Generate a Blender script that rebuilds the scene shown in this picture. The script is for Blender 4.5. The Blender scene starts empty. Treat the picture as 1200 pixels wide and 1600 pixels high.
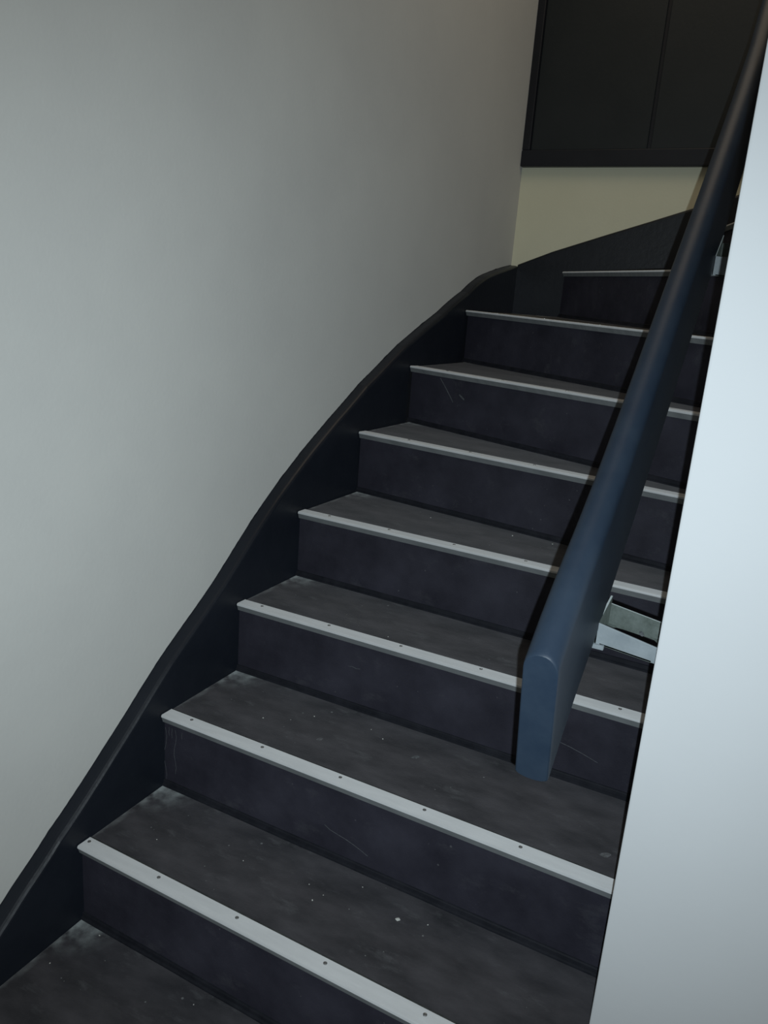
import bpy, bmesh, math, random
from mathutils import Vector, Matrix, noise
random.seed(7)
S = bpy.context.scene
COL = S.collection

# ------------------------------------------------------------------ camera, world, light, exposure
CAM = Vector((0.0, 0.0, 1.218))
Q = Matrix(((0.88641, -0.18459, 0.42451), (0.45696, 0.20244, -0.86614), (0.07394, 0.96174, 0.26379)))
cd = bpy.data.cameras.new('camera'); cam = bpy.data.objects.new('camera', cd); COL.objects.link(cam)
cd.sensor_fit = 'HORIZONTAL'; cd.sensor_width = 36; cd.lens = 36 * 1222.3 / 1200; cd.clip_start = 0.02
cam.matrix_world = Matrix.Translation(CAM) @ Q.to_4x4()
S.camera = cam
S.view_settings.view_transform = 'Standard'; S.view_settings.look = 'None'
S.view_settings.gamma = 1; S.view_settings.use_curve_mapping = False
S.view_settings.exposure = 0.0
w = bpy.data.worlds.new('world'); S.world = w; w.use_nodes = True
w.node_tree.nodes['Background'].inputs[0].default_value = (1.0, 0.87, 0.66, 1)
w.node_tree.nodes['Background'].inputs[1].default_value = 0.12
fl = bpy.data.lights.new('phone_flash', 'SPOT'); flash = bpy.data.objects.new('phone_flash', fl); COL.objects.link(flash)
fl.energy = 66; fl.color = (0.80, 0.93, 1.0); fl.shadow_soft_size = 0.003
fl.spot_size = math.radians(116); fl.spot_blend = 1.0
lp = bpy.data.lights.new('overhead_fill', 'AREA'); fill = bpy.data.objects.new('overhead_fill', lp); COL.objects.link(fill)  # unseen overhead fill light, added to lift the upper treads and back wall
lp.shape = 'DISK'; lp.size = 1.3; lp.energy = 6.5; lp.color = (1.0, 0.83, 0.62); fill.location = (-0.35, 2.1, 3.15)
flash.matrix_world = Matrix.Translation(CAM + Q @ Vector((0.014, -0.025, 0.0))) @ Q.to_4x4()

# ------------------------------------------------------------------ materials
def paint(name, c1, c2, rough=0.6, scale=6, detail=6, spec=0.3, bump=0.0, bscale=200, stretch=(1, 1, 1), metal=0.0,
          speck=0.0, dust=None, rvar=0.1, drough=0.4, sheen=0.0):
    m = bpy.data.materials.new(name); m.use_nodes = True
    N = m.node_tree.nodes; L = m.node_tree.links; b = N['Principled BSDF']
    tc = N.new('ShaderNodeTexCoord'); mp = N.new('ShaderNodeMapping'); mp.inputs['Scale'].default_value = stretch
    L.new(tc.outputs['Object'], mp.inputs['Vector'])
    n = N.new('ShaderNodeTexNoise'); n.inputs['Scale'].default_value = scale; n.inputs['Detail'].default_value = detail
    n.inputs['Roughness'].default_value = 0.62
    L.new(mp.outputs[0], n.inputs['Vector'])
    r = N.new('ShaderNodeValToRGB'); r.color_ramp.elements[0].position = 0.32; r.color_ramp.elements[1].position = 0.70
    r.color_ramp.elements[0].color = (*c1, 1); r.color_ramp.elements[1].color = (*c2, 1)
    L.new(n.outputs['Fac'], r.inputs[0]); out = r.outputs[0]
    def mix(fac, col, a):
        x = N.new('ShaderNodeMix'); x.data_type = 'RGBA'; L.new(fac, x.inputs['Factor']); L.new(a, x.inputs['A'])
        x.inputs['B'].default_value = (*col, 1); return x.outputs['Result']
    def math_(op, a, bb, clamp=False):
        x = N.new('ShaderNodeMath'); x.operation = op; x.use_clamp = clamp
        for i, v in enumerate((a, bb)):
            if isinstance(v, (int, float)): x.inputs[i].default_value = v
            else: L.new(v, x.inputs[i])
        return x.outputs[0]
    if speck:
        v = N.new('ShaderNodeTexVoronoi'); v.inputs['Scale'].default_value = 38; L.new(tc.outputs['Object'], v.inputs['Vector'])
        n2 = N.new('ShaderNodeTexNoise'); n2.inputs['Scale'].default_value = 5; L.new(tc.outputs['Object'], n2.inputs['Vector'])
        th = math_('MULTIPLY', math_('SUBTRACT', n2.outputs['Fac'], 0.42, True), 0.32)
        f = math_('MULTIPLY', math_('SUBTRACT', th, v.outputs['Distance'], True), 60, True)
        out = mix(math_('MULTIPLY', f, speck), (0.30, 0.31, 0.31), out)
        # pale scuffs, smeared
        mp2 = N.new('ShaderNodeMapping'); mp2.inputs['Scale'].default_value = (1.0, 2.6, 1.6); L.new(tc.outputs['Object'], mp2.inputs['Vector'])
        n3 = N.new('ShaderNodeTexNoise'); n3.inputs['Scale'].default_value = 9; n3.inputs['Detail'].default_value = 9; n3.inputs['Roughness'].default_value = 0.75
        L.new(mp2.outputs[0], n3.inputs['Vector'])
        f3 = math_('MULTIPLY', math_('SUBTRACT', n3.outputs['Fac'], 0.56, True), 2.6, True)
        out = mix(math_('MULTIPLY', f3, 0.9 if dust else 0.45), (0.12, 0.122, 0.128), out)
    if dust:
        # plaster dust gathered in the corner the object's origin sits in, and along the string board
        n4 = N.new('ShaderNodeTexNoise'); n4.inputs['Scale'].default_value = 28; n4.inputs['Detail'].default_value = 7
        L.new(tc.outputs['Object'], n4.inputs['Vector'])
        ln = N.new('ShaderNodeVectorMath'); ln.operation = 'LENGTH'; L.new(tc.outputs['Object'], ln.inputs[0])
        near = math_('MULTIPLY', math_('SUBTRACT', 0.10, ln.outputs['Value'], True), 14, True)
        sx = N.new('ShaderNodeSeparateXYZ'); L.new(tc.outputs['Object'], sx.inputs[0])
        edge = math_('MULTIPLY', math_('SUBTRACT', 0.016, sx.outputs[0], True), 40, True)
        f4 = math_('MULTIPLY', math_('ADD', near, edge), math_('MULTIPLY', math_('SUBTRACT', n4.outputs['Fac'], 0.40, True), 3.2, True), True)
        out = mix(math_('MULTIPLY', f4, dust), (0.25, 0.27, 0.27), out)
    L.new(out, b.inputs['Base Color'])
    b.inputs['Metallic'].default_value = metal
    b.inputs['Diffuse Roughness'].default_value = drough; b.inputs['Sheen Weight'].default_value = sheen; b.inputs['Sheen Roughness'].default_value = 0.5
    b.inputs['Specular IOR Level'].default_value = spec
    rr = N.new('ShaderNodeMapRange'); rr.inputs['To Min'].default_value = rough - rvar; rr.inputs['To Max'].default_value = rough + rvar
    L.new(n.outputs['Fac'], rr.inputs['Value']); L.new(rr.outputs[0], b.inputs['Roughness'])
    if bump:
        nb = N.new('ShaderNodeTexNoise'); nb.inputs['Scale'].default_value = bscale; nb.inputs['Detail'].default_value = 4
        L.new(tc.outputs['Object'], nb.inputs['Vector'])
        bp = N.new('ShaderNodeBump'); bp.inputs['Strength'].default_value = bump; bp.inputs['Distance'].default_value = 0.002
        L.new(nb.outputs['Fac'], bp.inputs['Height']); L.new(bp.outputs[0], b.inputs['Normal'])
    return m

M = dict(
    cream=paint('cream_wall_paint', (0.55, 0.55, 0.53), (0.59, 0.59, 0.565), 0.7, 3, bump=0.25, bscale=120, spec=0.15),
    cream2=paint('yellowish_cream_wall_paint', (0.72, 0.71, 0.56), (0.76, 0.75, 0.60), 0.7, 3, bump=0.25, bscale=120, spec=0.15),
    white=paint('white_wall_paint', (0.49, 0.50, 0.51), (0.51, 0.52, 0.53), 0.65, 2, bump=0.12, bscale=90, spec=0.2),
    tread=paint('dark_tread_covering', (0.017, 0.0170, 0.0205), (0.052, 0.0490, 0.055), 0.65, 7, 12, 0.35, 0.3, 260, (1, 2.2, 1), speck=0.35, dust=1.0, drough=1.0, sheen=0.11),
    riser=paint('dark_riser_covering', (0.016, 0.0155, 0.023), (0.038, 0.037, 0.051), 0.6, 6, 10, 0.2, 0.25, 260, speck=0.15),
    bead=paint('dark_bead', (0.010, 0.011, 0.015), (0.019, 0.020, 0.026), 0.7, 30, 4, 0.15),
    string=paint('dark_blue_string_paint', (0.008, 0.0105, 0.016), (0.013, 0.016, 0.023), 0.42, 5, 6, 0.35, 0.3, 60),
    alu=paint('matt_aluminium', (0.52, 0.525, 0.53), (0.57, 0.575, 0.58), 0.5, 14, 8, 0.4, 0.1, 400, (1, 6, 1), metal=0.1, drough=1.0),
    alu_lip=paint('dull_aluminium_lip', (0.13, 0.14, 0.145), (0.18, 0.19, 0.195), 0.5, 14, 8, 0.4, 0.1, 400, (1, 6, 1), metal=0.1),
    grime=paint('dark_grime', (0.020, 0.022, 0.022), (0.05, 0.052, 0.05), 0.8, 60, 4),
    steel=paint('screw_steel', (0.14, 0.14, 0.14), (0.35, 0.35, 0.35), 0.35, 300, 3, metal=0.7),
    rail=paint('grey_blue_rail_paint', (0.013, 0.023, 0.040), (0.020, 0.032, 0.050), 0.48, 16, 6, 0.25, 0.15, 90, rvar=0.05, drough=0.0),
    bracket=paint('grey_white_bracket_paint', (0.17, 0.195, 0.21), (0.22, 0.245, 0.26), 0.5, 40, 5, 0.3, 0.3, 90),
    galv=paint('bare_galvanised_steel', (0.055, 0.068, 0.060), (0.11, 0.13, 0.12), 0.55, 60, 6, 0.3, 0.2, 200),
    edge=paint('pale_paint_edge', (0.30, 0.34, 0.34), (0.42, 0.45, 0.45), 0.6, 120, 5, 0.3),
    panel=paint('black_panel_paint', (0.016, 0.021, 0.024), (0.021, 0.026, 0.029), 0.5, 3, 4, 0.3, 0.2, 80),
    frame=paint('black_frame_paint', (0.011, 0.013, 0.018), (0.016, 0.018, 0.024), 0.45, 4, 4, 0.3),
    chip=paint('pale_plaster', (0.40, 0.40, 0.38), (0.60, 0.60, 0.57), 0.8, 80, 3),
    scuff=paint('grey_scuff', (0.06, 0.064, 0.070), (0.11, 0.118, 0.125), 0.8, 300, 3),
    smear=paint('faint_dusty_smear', (0.045, 0.045, 0.048), (0.12, 0.12, 0.125), 0.8, 160, 8, drough=1.0),
    floor=paint('dark_floor_covering', (0.034, 0.034, 0.036), (0.055, 0.054, 0.056), 0.55, 9, 8, 0.3, 0.2, 260),
)

# ------------------------------------------------------------------ helpers
def obj(name, verts, faces, mat, parent=None, origin=(0, 0, 0), smooth=False, bevel=0.0, seg=2):
    o_ = Vector(origin)
    me = bpy.data.meshes.new(name); me.from_pydata([tuple(Vector(v) - o_) for v in verts], [], faces)
    bm = bmesh.new(); bm.from_mesh(me); bmesh.ops.remove_doubles(bm, verts=bm.verts, dist=1e-6)
    if bevel:
        ed = [e for e in bm.edges if len(e.link_faces) == 2 and e.calc_face_angle(0) > 0.5]
        bmesh.ops.bevel(bm, geom=ed, offset=bevel, segments=seg, profile=0.5, affect='EDGES', clamp_overlap=True)
    bmesh.ops.recalc_face_normals(bm, faces=bm.faces)
    for f in bm.faces: f.smooth = smooth
    bm.to_mesh(me); bm.free()
    me.materials.append(mat)
    o = bpy.data.objects.new(name, me); COL.objects.link(o); o.location = o_
    if parent:
        o.parent = parent; o.matrix_parent_inverse = Matrix.Translation(-parent.location)
    return o

def prism(bottom, top):
    """closed solid from two matching loops"""
    n = len(bottom)
    return list(bottom) + list(top), [list(range(n))[::-1], list(range(n, 2 * n))] + [[i, (i + 1) % n, n + (i + 1) % n, n + i] for i in range(n)]

def box(x0, y0, z0, x1, y1, z1):
    b = [(x0, y0, z0), (x1, y0, z0), (x1, y1, z0), (x0, y1, z0)]
    return prism(b, [(a, c, z1) for a, c, _ in b])

def boxes(lst):
    V, Fc = [], []
    for v, f in lst:
        k = len(V); V += v; Fc += [[i + k for i in g] for g in f]
    return V, Fc

def sweep(sections):
    n = len(sections[0]); V = [p for s in sections for p in s]; Fc = []
    for i in range(len(sections) - 1):
        for j in range(n):
            Fc.append([i * n + j, i * n + (j + 1) % n, (i + 1) * n + (j + 1) % n, (i + 1) * n + j])
    Fc += [list(range(n))[::-1], [len(V) - n + j for j in range(n)]]
    return V, Fc

def thing(name, label, cat, loc, group=None):
    o = bpy.data.objects.new(name, None); COL.objects.link(o); o.location = loc; o.empty_display_size = 0.1
    o['label'] = label; o['category'] = cat
    if group: o['group'] = group
    return o
def tag(o, label, cat, group=None):
    o['label'] = label; o['category'] = cat
    if group: o['group'] = group
def struct(o, label, cat):
    o['kind'] = 'structure'; o['label'] = label; o['category'] = cat

# ------------------------------------------------------------------ room shell
XW, XS = -1.065, -1.032          # left wall face, inner face of its string board
YW, YS = 3.160, 3.140            # back wall face, inner face of its string board
XR, YR0, YR1 = -0.082, 0.980, 2.050   # left face, near end and far end of the right wall block
TOP = 3.3
o = obj('wall_left', *box(XW - 0.15, -1.6, -0.17, XW, YW + 0.15, TOP), M['cream']); struct(o, 'plain greyish cream wall left of the stairs', 'wall')
o = obj('wall_back', *box(XW, YW, -0.17, 2.6, YW + 0.15, TOP), M['cream2']); struct(o, 'yellowish cream wall at the turn of the stairs', 'wall')
o = obj('wall_right', *box(XR, YR0, -0.17, 1.4, YR1, TOP), M['white'], bevel=0.003); struct(o, 'bright white wall end at the right of the stairs', 'wall')
o = obj('floor', *box(XW, -1.6, -0.22, 1.4, 1.00, -0.17), M['floor']); struct(o, 'dark floor at the foot of the stairs', 'floor')

# ------------------------------------------------------------------ the staircase
stair = thing('staircase', 'dark curving staircase with pale metal step edgings, turning right at the top', 'staircase', (-0.55, 0.66, -0.17))
# nosing lines: (left point, right point), each with its own height
NL = {0: ((XS, 0.622, 0.0), (XR, 0.622, 0.0)), 1: ((XS, 0.892, 0.17), (XR, 0.881, 0.17)), 2: ((XS, 1.119, 0.34), (XR, 1.112, 0.34)),
      3: ((XS, 1.368, 0.51), (XR, 1.368, 0.51)), 4: ((XS, 1.610, 0.68), (XR, 1.580, 0.68)), 5: ((XS, 1.904, 0.85), (XR, 1.750, 0.85)),
      6: ((XS, 2.206, 1.02), (XR, 1.824, 1.02)), 7: ((XS, 2.625, 1.194), (XR, 1.955, 1.180)), 8: ((-0.849, YS, 1.363), (XR, 2.130, 1.349)),
      9: ((-0.331, YS, 1.53), (-0.007, 2.15, 1.53)), 10: ((0.02, YS, 1.70), (0.07, YR1, 1.70)), 11: ((0.27, YS, 1.87), (0.29, YR1, 1.87)),
      12: ((0.52, YS, 2.04), (0.54, YR1, 2.04))}
NL = {k: (Vector(a), Vector(b)) for k, (a, b) in NL.items()}
OV = 0.013; TT = 0.014
def back(k, d):
    """nosing line k pushed d up the stairs and cut again at the walls"""
    a, b = NL[k]; dr = (b - a); dr.z = 0; dr.normalize(); n = Vector((-dr.y, dr.x, 0))
    return a + n * d, b + n * d
def clampS(p):
    return Vector((max(p.x, XS), min(p.y, YS), p.z))
for k in range(0, 12):
    a, b = NL[k]; la, lb = back(k + 1, OV + 0.022)
    a0, b0 = back(k, 0.0078)
    pts = [clampS(a0), b0]
    if k in (7, 8): pts.append(Vector((XR, YR1, b.z)))
    pts += [Vector((lb.x, lb.y, b.z)), clampS(Vector((la.x, la.y, a.z)))]
    if k == 7: pts.append(Vector((XS, YS, a.z)))
    top = [tuple(p) for p in pts]; bot = [(p.x, p.y, p.z - TT) for p in pts]
    lb_ = back(k + 1, OV)[0]; org = (max(lb_.x, XS), min(lb_.y, YS), a.z)
    obj('tread', *prism(bot, top), M['tread'], stair, origin=org, bevel=0.002)
risers = {}
for k in range(0, 12):
    a, b = NL[k]; f0, f1 = back(k, OV); g0, g1 = back(k, OV + 0.018)
    zb = -0.17 if k == 0 else NL[k - 1][0].z
    zb2 = -0.17 if k == 0 else NL[k - 1][1].z
    ps = [clampS(f0), f1, g1, clampS(g0)]
    bot = [(p.x, p.y, (zb, zb2, zb2, zb)[i]) for i, p in enumerate(ps)]
    top = [(p.x, p.y, (a.z, b.z, b.z, a.z)[i] - TT) for i, p in enumerate(ps)]
    # the riser covering is slightly wavy: subdivide and push
    risers[k] = obj('riser', *prism(bot, top), M['riser'], stair, origin=(ps[0].x, ps[0].y, zb))
    # bead along the foot of the riser
    if k:
        secs = []
        dr = (f1 - f0); dr.z = 0; ln = dr.length; dr.normalize(); nn = Vector((-dr.y, dr.x, 0))
        st = clampS(f0); ln = (f1 - st).length
        for i in range(25):
            t = i / 24; p = st.lerp(f1, t); z = zb + (zb2 - zb) * t
            wv = noise.noise(Vector((t * 7, k * 3.1, 0))) * 0.0012
            r = 0.0075
            secs.append([tuple(Vector((p.x, p.y, z)) + nn * (0.001 - dx - (wv if dx else 0)) + Vector((0, 0, dz))) for dx, dz in
                         ((0, 0), (0.010, 0), (0.0098, 0.003), (0.007, 0.0045), (0.0058, 0.0048), (0.0052, 0.0105), (0.0035, 0.0125), (0, 0.013))])
        obj('base_bead', *sweep(secs), M['bead'], stair, smooth=False)

# metal edgings with their screws
scr_m = None
def screw(parent, p):
    global scr_m
    if scr_m is None:
        V, Fc = [], []
        n = 12; rings = ((0.0034, 0.0), (0.0034, 0.0006), (0.0026, 0.0011), (0.0015, 0.0010), (0.0012, 0.0003))
        for r, z in rings:
            V += [(r * math.cos(2 * math.pi * i / n), r * math.sin(2 * math.pi * i / n), z) for i in range(n)]
        for j in range(len(rings) - 1):
            Fc += [[j * n + i, j * n + (i + 1) % n, (j + 1) * n + (i + 1) % n, (j + 1) * n + i] for i in range(n)]
        Fc.append([(len(rings) - 1) * n + i for i in range(n)])
        o = obj('screw', V, Fc, M['steel']); scr_m = o.data; bpy.data.objects.remove(o)
    s = bpy.data.objects.new('screw', scr_m); COL.objects.link(s); s.parent = parent
    s.location = Vector(p)
    s.matrix_parent_inverse = parent_inv(parent)
def parent_inv(p):
    return Matrix.Translation(-p.location)
SCREWS = {1: (-1.021, -0.845, -0.667, -0.488, -0.309, -0.13), 2: (-0.966, -0.786, -0.606, -0.431, -0.252, -0.09), 3: (-0.974, -0.794, -0.617, -0.437, -0.26, -0.161),
          4: (-0.949, -0.779, -0.608, -0.435, -0.26), 5: (-0.876, -0.687, -0.508, -0.33), 6: (-0.9, -0.7, -0.5, -0.3), 7: (-0.9, -0.7, -0.5), 8: (-0.7, -0.5)}
for k in range(0, 12):
    a, b = NL[k]; dr = (b - a); dz = dr.z; dr2 = Vector((dr.x, dr.y, 0)); ln = dr2.length; dr2.normalize(); nn = Vector((-dr2.y, dr2.x, 0))
    ins = 0.002
    # horizontal leg: thin plate with a softened front corner
    prof = [(0.0004, -0.0026), (0.0, -0.0005), (0.0006, 0.0018), (0.0024, 0.0030), (0.0310, 0.0028), (0.0318, 0.0022), (0.0318, 0.0), (0.0045, 0.0), (0.0045, -0.0026)]
    lip = [(0.0010, -0.0026), (0.0044, -0.0026), (0.0080, -0.0150), (0.0050, -0.0150)]
    def secs(pr_, cut0=0.0):
        out = []
        for t in (ins / ln, 1.0 - 0.003 / ln):
            p = a.lerp(b, t)
            out.append([])
            for d, h in pr_:
                q = p + nn * d + Vector((0, 0, h))
                if t < 0.5: q = q + dr2 * max(0, (XS + 0.001 - q.x) / max(dr2.x, 0.3)) if k < 8 else q + dr2 * max(0, (q.y - YS + 0.001) / max(-dr2.y, 0.3))
                out[-1].append(tuple(q))
        return out
    e = obj('step_edging', *sweep(secs(prof)), M['alu'], stair)
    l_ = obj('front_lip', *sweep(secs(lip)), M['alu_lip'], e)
    g_ = obj('grime_line', *sweep(secs([(0.0318, 0.0), (0.0318, 0.0012), (0.0365, 0.0005), (0.0365, 0.0)])), M['grime'], e)
    for x in SCREWS.get(k, ()):
        t = (x - a.x) / (b.x - a.x); p = a.lerp(b, t) + nn * 0.021 + Vector((0, 0, 0.0029))
        screw(e, p)

# string board on the left wall
sp = [(-0.2, -0.60), (0.50, -0.07), (0.62, 0.02), (0.75, 0.129), (0.856, 0.212), (0.999, 0.322), (1.154, 0.450), (1.318, 0.566), (1.480, 0.698), (1.637, 0.805),
      (1.784, 0.890), (1.947, 0.978), (2.173, 1.082), (2.442, 1.180), (2.647, 1.258), (2.789, 1.312), (2.90, 1.338), (3.02, 1.360), (YW, 1.380)]
sp = [(y, z) for y, z in sp if y > 0.3]
fine = []
for i in range(len(sp) - 1):
    p0, p1, p2, p3 = sp[max(i - 1, 0)], sp[i], sp[i + 1], sp[min(i + 2, len(sp) - 1)]
    for j in range(6):
        t = j / 6
        f = lambda a_, b_, c_, d_: 0.5 * (2 * b_ + (c_ - a_) * t + (2 * a_ - 5 * b_ + 4 * c_ - d_) * t * t + (3 * b_ - a_ - 3 * c_ + d_) * t ** 3)
        fine.append((p1[0] + (p2[0] - p1[0]) * t, f(p0[1], p1[1], p2[1], p3[1])))
fine.append(sp[-1])
secs = []
for y, z in fine:
    zb = max(z - 0.42, -0.17)
    if zb > z - 0.05: zb = z - 0.05
    secs.append([(XW, y, zb), (XS, y, zb), (XS, y, z - 0.013), (XS - 0.001, y, z - 0.009), (XS - 0.004, y, z - 0.005), (XS - 0.008, y, z - 0.0025), (XS - 0.014, y, z - 0.001), (XW, y, z)])
sl = obj('wall_string', *sweep(secs), M['string'], stair, smooth=False)
# ragged paint that overran the string onto the wall
V, Fc = [], []
m_ = 0
for i in range(len(fine) - 1):
    for j in range(8):
        t = j / 8; y = fine[i][0] + (fine[i + 1][0] - fine[i][0]) * t; z = fine[i][1] + (fine[i + 1][1] - fine[i][1]) * t
        h = 0.0010 + 0.0016 * abs(noise.noise(Vector((y * 60, 0, 0)))) + (0.003 * max(0, noise.noise(Vector((y * 25, 5, 0))) - 0.1))
        V += [(XW, y, z - 0.002), (XW + 0.0008, y, z - 0.002), (XW + 0.0008, y, z + h * 0.8), (XW, y, z + h)]
n = len(V) // 4
for i in range(n - 1):
    for j in range(3): Fc.append([i * 4 + j, i * 4 + j + 1, i * 4 + 5 + j, i * 4 + 4 + j])
obj('paint_overrun', V, Fc, M['string'], sl)
# string board on the back wall
bp_ = [(XS, 1.384), (-0.90, 1.438), (-0.70, 1.507), (-0.56, 1.554), (-0.42, 1.602), (-0.265, 1.653), (-0.12, 1.715), (0.02, 1.80), (0.27, 1.97), (0.80, 2.33), (1.2, 2.6)]
secs = [[(x, YW, z - 0.5), (x, YS, z - 0.5), (x, YS, z - 0.008), (x, YS + 0.002, z - 0.003), (x, YS + 0.006, z - 0.0005), (x, YW, z)] for x, z in bp_]
obj('wall_string', *sweep(secs), M['string'], stair)

# scuffs, drips and scratches on the risers
def streak(parent, k, pts, wd=0.0012):
    """thin paint streak lying on the face of riser k; pts = (x, height above the tread below)"""
    f0, f1 = back(k, OV); dr = (f1 - f0); nrm = Vector((-dr.y, dr.x, 0)).normalized()
    zb = NL[k - 1][0].z; V, Fc = [], []
    for i, (x, h) in enumerate(pts):
        t = (x - f0.x) / (f1.x - f0.x); p = f0.lerp(f1, t); q = Vector((p.x, p.y, zb + h))
        d = Vector(pts[min(i + 1, len(pts) - 1)]) - Vector(pts[max(i - 1, 0)]); d.normalize()
        s = wd * (0.5 + 0.5 * math.sin(math.pi * (i + 0.6) / (len(pts) + 0.2)))
        off = Vector((dr.normalized().x, dr.normalized().y, 0)) * (-d.y * s / 2) + Vector((0, 0, d.x * s / 2))
        V += [tuple(q + off - nrm * 0.0001), tuple(q + off - nrm * 0.0005), tuple(q - off - nrm * 0.0005), tuple(q - off - nrm * 0.0001)]
    for i in range(len(pts) - 1):
        for j in range(4): Fc.append([i * 4 + j, i * 4 + (j + 1) % 4, i * 4 + 4 + (j + 1) % 4, i * 4 + 4 + j])
    Fc += [[3, 2, 1, 0], [len(V) - 4, len(V) - 3, len(V) - 2, len(V) - 1]]
    obj('scuff_mark', V, Fc, M['scuff'], parent)
for x, h0, h1 in ((-1.030, 0.005, 0.138), (-1.020, 0.120, 0.141), (-1.003, 0.035, 0.140), (-1.012, 0.118, 0.141), (-0.985, 0.125, 0.140)):
    streak(risers[2], 2, [(x + (h1 - h0) * 0.03 * math.sin(i * 1.3), h1 + (h0 - h1) * i / 7) for i in range(8)], 0.0007)
streak(risers[2], 2, [(-0.629, 0.065), (-0.616, 0.0585), (-0.600, 0.0555), (-0.580, 0.052), (-0.562, 0.047), (-0.544, 0.041), (-0.532, 0.036)], 0.0010)
streak(risers[6], 6, [(-0.912, 0.150), (-0.895, 0.132), (-0.879, 0.114), (-0.865, 0.098), (-0.856, 0.086)], 0.0030)
streak(risers[6], 6, [(-0.835, 0.112), (-0.825, 0.106), (-0.815, 0.100)], 0.005)
streak(risers[3], 3, [(-0.266, 0.074), (-0.240, 0.070), (-0.215, 0.064), (-0.184, 0.055)], 0.0010)
streak(risers[3], 3, [(-0.735 + 0.01 * i, 0.095 + 0.002 * (i % 2)) for i in range(4)], 0.0010)

# ------------------------------------------------------------------ handrail
rail_t = thing('handrail', 'thick grey-blue painted handrail with a rounded top and a flat lower end', 'handrail', (-0.183, 0.82, 0.67))
RL = [(0.7988, 0.8309), (0.8471, 0.8686), (0.9047, 0.9086), (0.9741, 0.9515), (1.0459, 0.9995), (1.1682, 1.0915), (1.2965, 1.1933), (1.4247, 1.2945), (1.5906, 1.4239), (1.7176, 1.5262), (1.8824, 1.6615), (2.0235, 1.7851), (2.12, 1.905), (2.40, 2.13)]
x0, x1 = -0.2035, -0.1624; xc = (x0 + x1) / 2; rr = (x1 - x0) / 2
prof = []
for i in range(13):
    a_ = math.pi - math.pi * i / 12; prof.append((xc + rr * math.cos(a_), -0.020 * math.sin(a_) ))
D = 0.155
for i in range(9):
    a_ = -math.pi * i / 8
    prof.append((xc + rr * math.cos(a_), D - 0.006 - 0.006 * math.sin(a_)))
V = []
sec_ = []
for i, (y, z) in enumerate(RL):
    s = [(x, y + d * 0.18, z - d) for x, d in prof]
    if i == 0:   # softened arris round the end face
        s0 = [(xc + (x - xc) * 0.90, y + 0.0 + (d * 0.965 + 0.0008) * 0.18, z - (d * 0.985 + 0.0010)) for x, d in prof]
        s1 = [(xc + (x - xc) * 0.975, y + 0.0008 + d * 0.18, z - d * 0.995 - 0.0002) for x, d in prof]
        sec_ += [s0, s1]; s = [(x, y_ + 0.0030, z_ + 0.0030 * 0.75) for x, y_, z_ in s]
    sec_.append(s)
    if i == 0: sec_.append([(x, y_ + 0.006, z_ + 0.0045) for x, y_, z_ in s])
ro = obj('rail', *sweep(sec_), M['rail'], rail_t, smooth=True)
for p in ro.data.polygons:
    if len(p.vertices) > 4: p.use_smooth = False
md = ro.modifiers.new('edge', 'EDGE_SPLIT'); md.split_angle = math.radians(35)

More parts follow.
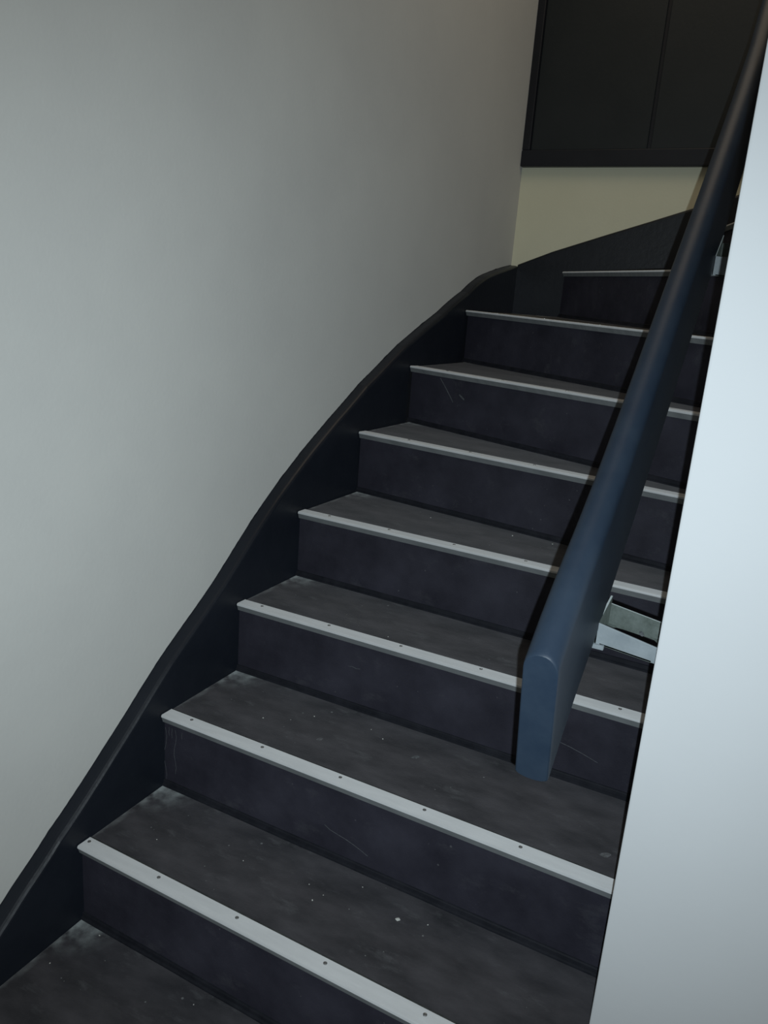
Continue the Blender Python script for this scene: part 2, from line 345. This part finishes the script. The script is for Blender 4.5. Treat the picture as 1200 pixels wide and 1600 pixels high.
# steel box brackets between the rail and the white wall
def bracket(pts, th, rail_side):
    """pts: four plan corners with bottom and top heights: front-left, front-right, back-right, back-left -> (x, y, zb, zt)"""
    fl_, fr, br, bl = [Vector(p[:2]) for p in pts]
    def wall(p, q, zp, zq, inward):
        d = (q - p).normalized(); n_ = Vector((-d.y, d.x)) * inward * th
        c = [p, q, q + n_, p + n_]; zz = [zp, zq, zq, zp]
        return prism([(c[i].x, c[i].y, zz[i][0]) for i in range(4)], [(c[i].x, c[i].y, zz[i][1]) for i in range(4)])
    Z = [p[2:] for p in pts]
    return (wall(fl_, fr, Z[0], Z[1], 1), wall(bl, br, Z[3], Z[2], -1))
def make_bracket(name_label, P, left_top, hole, group='box brackets under the handrail'):
    t = thing('rail_bracket', name_label, 'bracket', (P[0][0], P[0][1], P[0][2]), group)
    fw, bw = bracket(P, 0.003, None)
    obj('front_plate', *fw, M['bracket'], t, bevel=0.0006)
    bpl = obj('back_plate', *bw, M['galv'], t, bevel=0.0006)
    a, b = P[0], P[3]
    v = prism([(a[0], a[1], a[2]), (a[0] + 0.003, a[1], a[2]), (b[0] + 0.003, b[1], b[2]), (b[0], b[1], b[2])],
              [(a[0], a[1], left_top[0]), (a[0] + 0.003, a[1], left_top[0]), (b[0] + 0.003, b[1], left_top[1]), (b[0], b[1], left_top[1])])
    epl = obj('end_plate', *v, M['galv'], t, bevel=0.0006)
    for q in (bpl, epl):      # the cut edges on top carry the pale paint
        q.data.materials.append(M['edge'])
        for p in q.data.polygons:
            if p.normal.z > 0.5: p.material_index = 1
    # bottom flange with a rounded opening
    c = [Vector((p[0], p[1], p[2])) for p in P]
    n = 32; outer, inner = [], []
    def bl_(u, v_, dz=0): return (c[0].lerp(c[1], u)).lerp(c[3].lerp(c[2], u), v_) + Vector((0, 0, dz))
    for i in range(n):
        a_ = 2 * math.pi * (i + 0.5) / n; cx, sy = math.cos(a_), math.sin(a_)
        m1 = max(abs(cx), abs(sy)); ou, ov = 0.5 + 0.5 * cx / m1, 0.5 + 0.5 * sy / m1
        e_ = (abs(cx) ** 7 + abs(sy) ** 7) ** (1 / 7.0)
        outer.append((ou, ov)); inner.append((0.5 + (0.5 - hole[0]) * cx / e_, 0.5 + (0.5 - hole[1]) * sy / e_))
    V = [tuple(bl_(*p)) for p in outer] + [tuple(bl_(*p)) for p in inner] + [tuple(bl_(*p, 0.0025)) for p in inner] + [tuple(bl_(*p, 0.0025)) for p in outer]
    Fc = [[r * n + i, r * n + (i + 1) % n, ((r + 1) % 4) * n + (i + 1) % n, ((r + 1) % 4) * n + i] for r in range(4) for i in range(n)]
    obj('bottom_flange', V, Fc, M['galv'], t)
    return t
b1 = make_bracket('grey-white open box bracket near the lower end of the handrail',
                  [(-0.1653, 1.0118, 0.7886, 0.8192), (-0.082, 1.0118, 0.7809, 0.8033), (-0.082, 1.0941, 0.7809, 0.8086), (-0.1653, 1.0941, 0.7886, 0.8215)], (0.8204, 0.8321), (0.10, 0.03))
v = box(-0.1665, 1.0065, 0.7833, -0.1512, 1.0135, 0.7892)
obj('foot_tab', *v, M['bracket'], b1, bevel=0.0005)
b2 = make_bracket('grey-white box bracket high up the handrail, almost hidden behind the white wall',
                  [(-0.1641, 1.6741, 1.3051, 1.3404), (-0.082, 1.6741, 1.3004, 1.3362), (-0.082, 1.7565, 1.3321, 1.3674), (-0.1641, 1.7565, 1.3356, 1.3709)], (1.3404, 1.3862), (0.10, 0.03))
# lumps of plaster caught in the lower bracket
def lump(name, p, s, mat, parent=None, seed=0, flat=0.5):
    bm = bmesh.new(); bmesh.ops.create_icosphere(bm, subdivisions=2, radius=1)
    for v_ in bm.verts:
        r_ = 0.75 + 0.5 * noise.noise(v_.co * 1.3 + Vector((seed * 3.7, 0, 0)))
        v_.co = Vector((v_.co.x * r_ * s[0], v_.co.y * r_ * s[1], max(v_.co.z * r_, -0.35) * s[2]))
    mn = min(v_.co.z for v_ in bm.verts)
    for v_ in bm.verts: v_.co.z -= mn
    me = bpy.data.meshes.new(name); bm.to_mesh(me); bm.free(); me.materials.append(mat)
    o = bpy.data.objects.new(name, me); COL.objects.link(o); o.location = p; o.rotation_euler.z = seed * 1.7
    if parent: o.parent = parent; o.matrix_parent_inverse = Matrix.Translation(-parent.location)
    return o
lump('plaster_lump', (-0.1141, 1.0847, 0.788), (0.009, 0.004, 0.004), M['scuff'], b1, 3)
lump('plaster_lump', (-0.1059, 1.0259, 0.7853), (0.006, 0.005, 0.003), M['scuff'], b1, 5)

# ------------------------------------------------------------------ dark panelling above the turn
pn = thing('wall_panelling', 'large black-painted framed panelling high on the back wall', 'panelling', (-0.5, 3.13, 1.745))
obj('bottom_rail', *box(XW + 0.001, 3.128, 1.744, 1.3, YW, 1.802), M['frame'], pn, bevel=0.003)
obj('side_stile', *box(XW + 0.001, 3.130, 1.8025, -1.034, YW, 3.25), M['frame'], pn, bevel=0.003)
for a_, b_ in ((-0.5999, -0.5881), (0.0201, 0.0319), (0.6401, 0.6519)):
    obj('joint_strip', *box(a_, 3.152, 1.8025, b_, YW, 3.25), M['frame'], pn)
for a_, b_ in ((-1.033, -0.600), (-0.588, 0.02), (0.032, 0.64), (0.652, 1.3)):
    obj('panel', *box(a_, 3.142, 1.8025, b_, YW, 3.25), M['panel'], pn, bevel=0.003)

for x, y, z, a_, b_, r_ in ((-0.122, 1.198, 0.34, 0.014, 0.007, 0.6), (-0.709, 1.231, 0.34, 0.010, 0.006, 1.0), (-0.245, 1.705, 0.68, 0.016, 0.004, 0.2)):
    o = lump('scuff_mark', (x, y, z + 0.0001), (a_, b_, 0.0005), M['smear'], stair, 11); o.rotation_euler.z = r_
# ------------------------------------------------------------------ crumbs of plaster on the treads
DEB = {0: [(-0.998, 0.794, .0018), (-0.971, 0.886, .0022), (-0.719, 0.861, .0016)],
       1: [(-0.379, 1.072, .0018), (-0.519, 1.090, .0016), (-0.580, 1.014, .0022), (-0.606, 1.044, .0018), (-0.745, 1.030, .0015), (-0.921, 0.988, .0015), (-0.57, 1.035, .0015)],
       2: [(-0.766, 1.300, .0020), (-0.602, 1.304, .0018), (-0.852, 1.233, .0022), (-0.639, 1.323, .0015), (-0.80, 1.26, .0012)],
       3: [(-0.663, 1.420, .0017)],
       4: [(-0.747, 1.800, .0022), (-0.523, 1.790, .0026), (-0.423, 1.790, .0022), (-0.195, 1.780, .0024)]}
WHICH = {0: 'lowest tread in view', 1: 'tread behind the lowest metal edging', 2: 'tread below the handrail end', 3: 'fourth tread up', 4: 'tread by the lower bracket'}
ORD = ('leftmost', 'second from the left', 'third from the left', 'fourth from the left', 'fifth from the left', 'sixth from the left', 'seventh from the left')
sd = 1
for k, l in DEB.items():
    for i, (x, y, r_) in enumerate(sorted(l)):
        o = lump('plaster_crumb', (x, y, k * 0.17), (r_, r_ * 0.75, r_ * 0.6), M['chip'], None, sd); sd += 1
        n_ = ORD[i] if i < len(l) - 1 or len(l) == 1 else 'rightmost'
        tag(o, ('tiny pale plaster crumb, ' + n_ + ' on the ' + WHICH[k]) if len(l) > 1 else 'only tiny pale plaster crumb on the ' + WHICH[k], 'crumb', 'plaster crumbs on the ' + WHICH[k] if len(l) > 1 else None)
o = lump('plaster_crumb', (-0.429, 1.055, 0.17), (0.0050, 0.0042, 0.0025), M['chip'], None, 41); tag(o, 'largest whitish plaster crumb, on the tread behind the lowest metal edging', 'crumb')
o = lump('paint_flake', (-0.516, 1.283, 0.34), (0.013, 0.0045, 0.0012), M['scuff'], None, 0); o.rotation_euler.z = 0.9
tag(o, 'elongated grey paint flake on the tread left of the handrail end', 'flake')
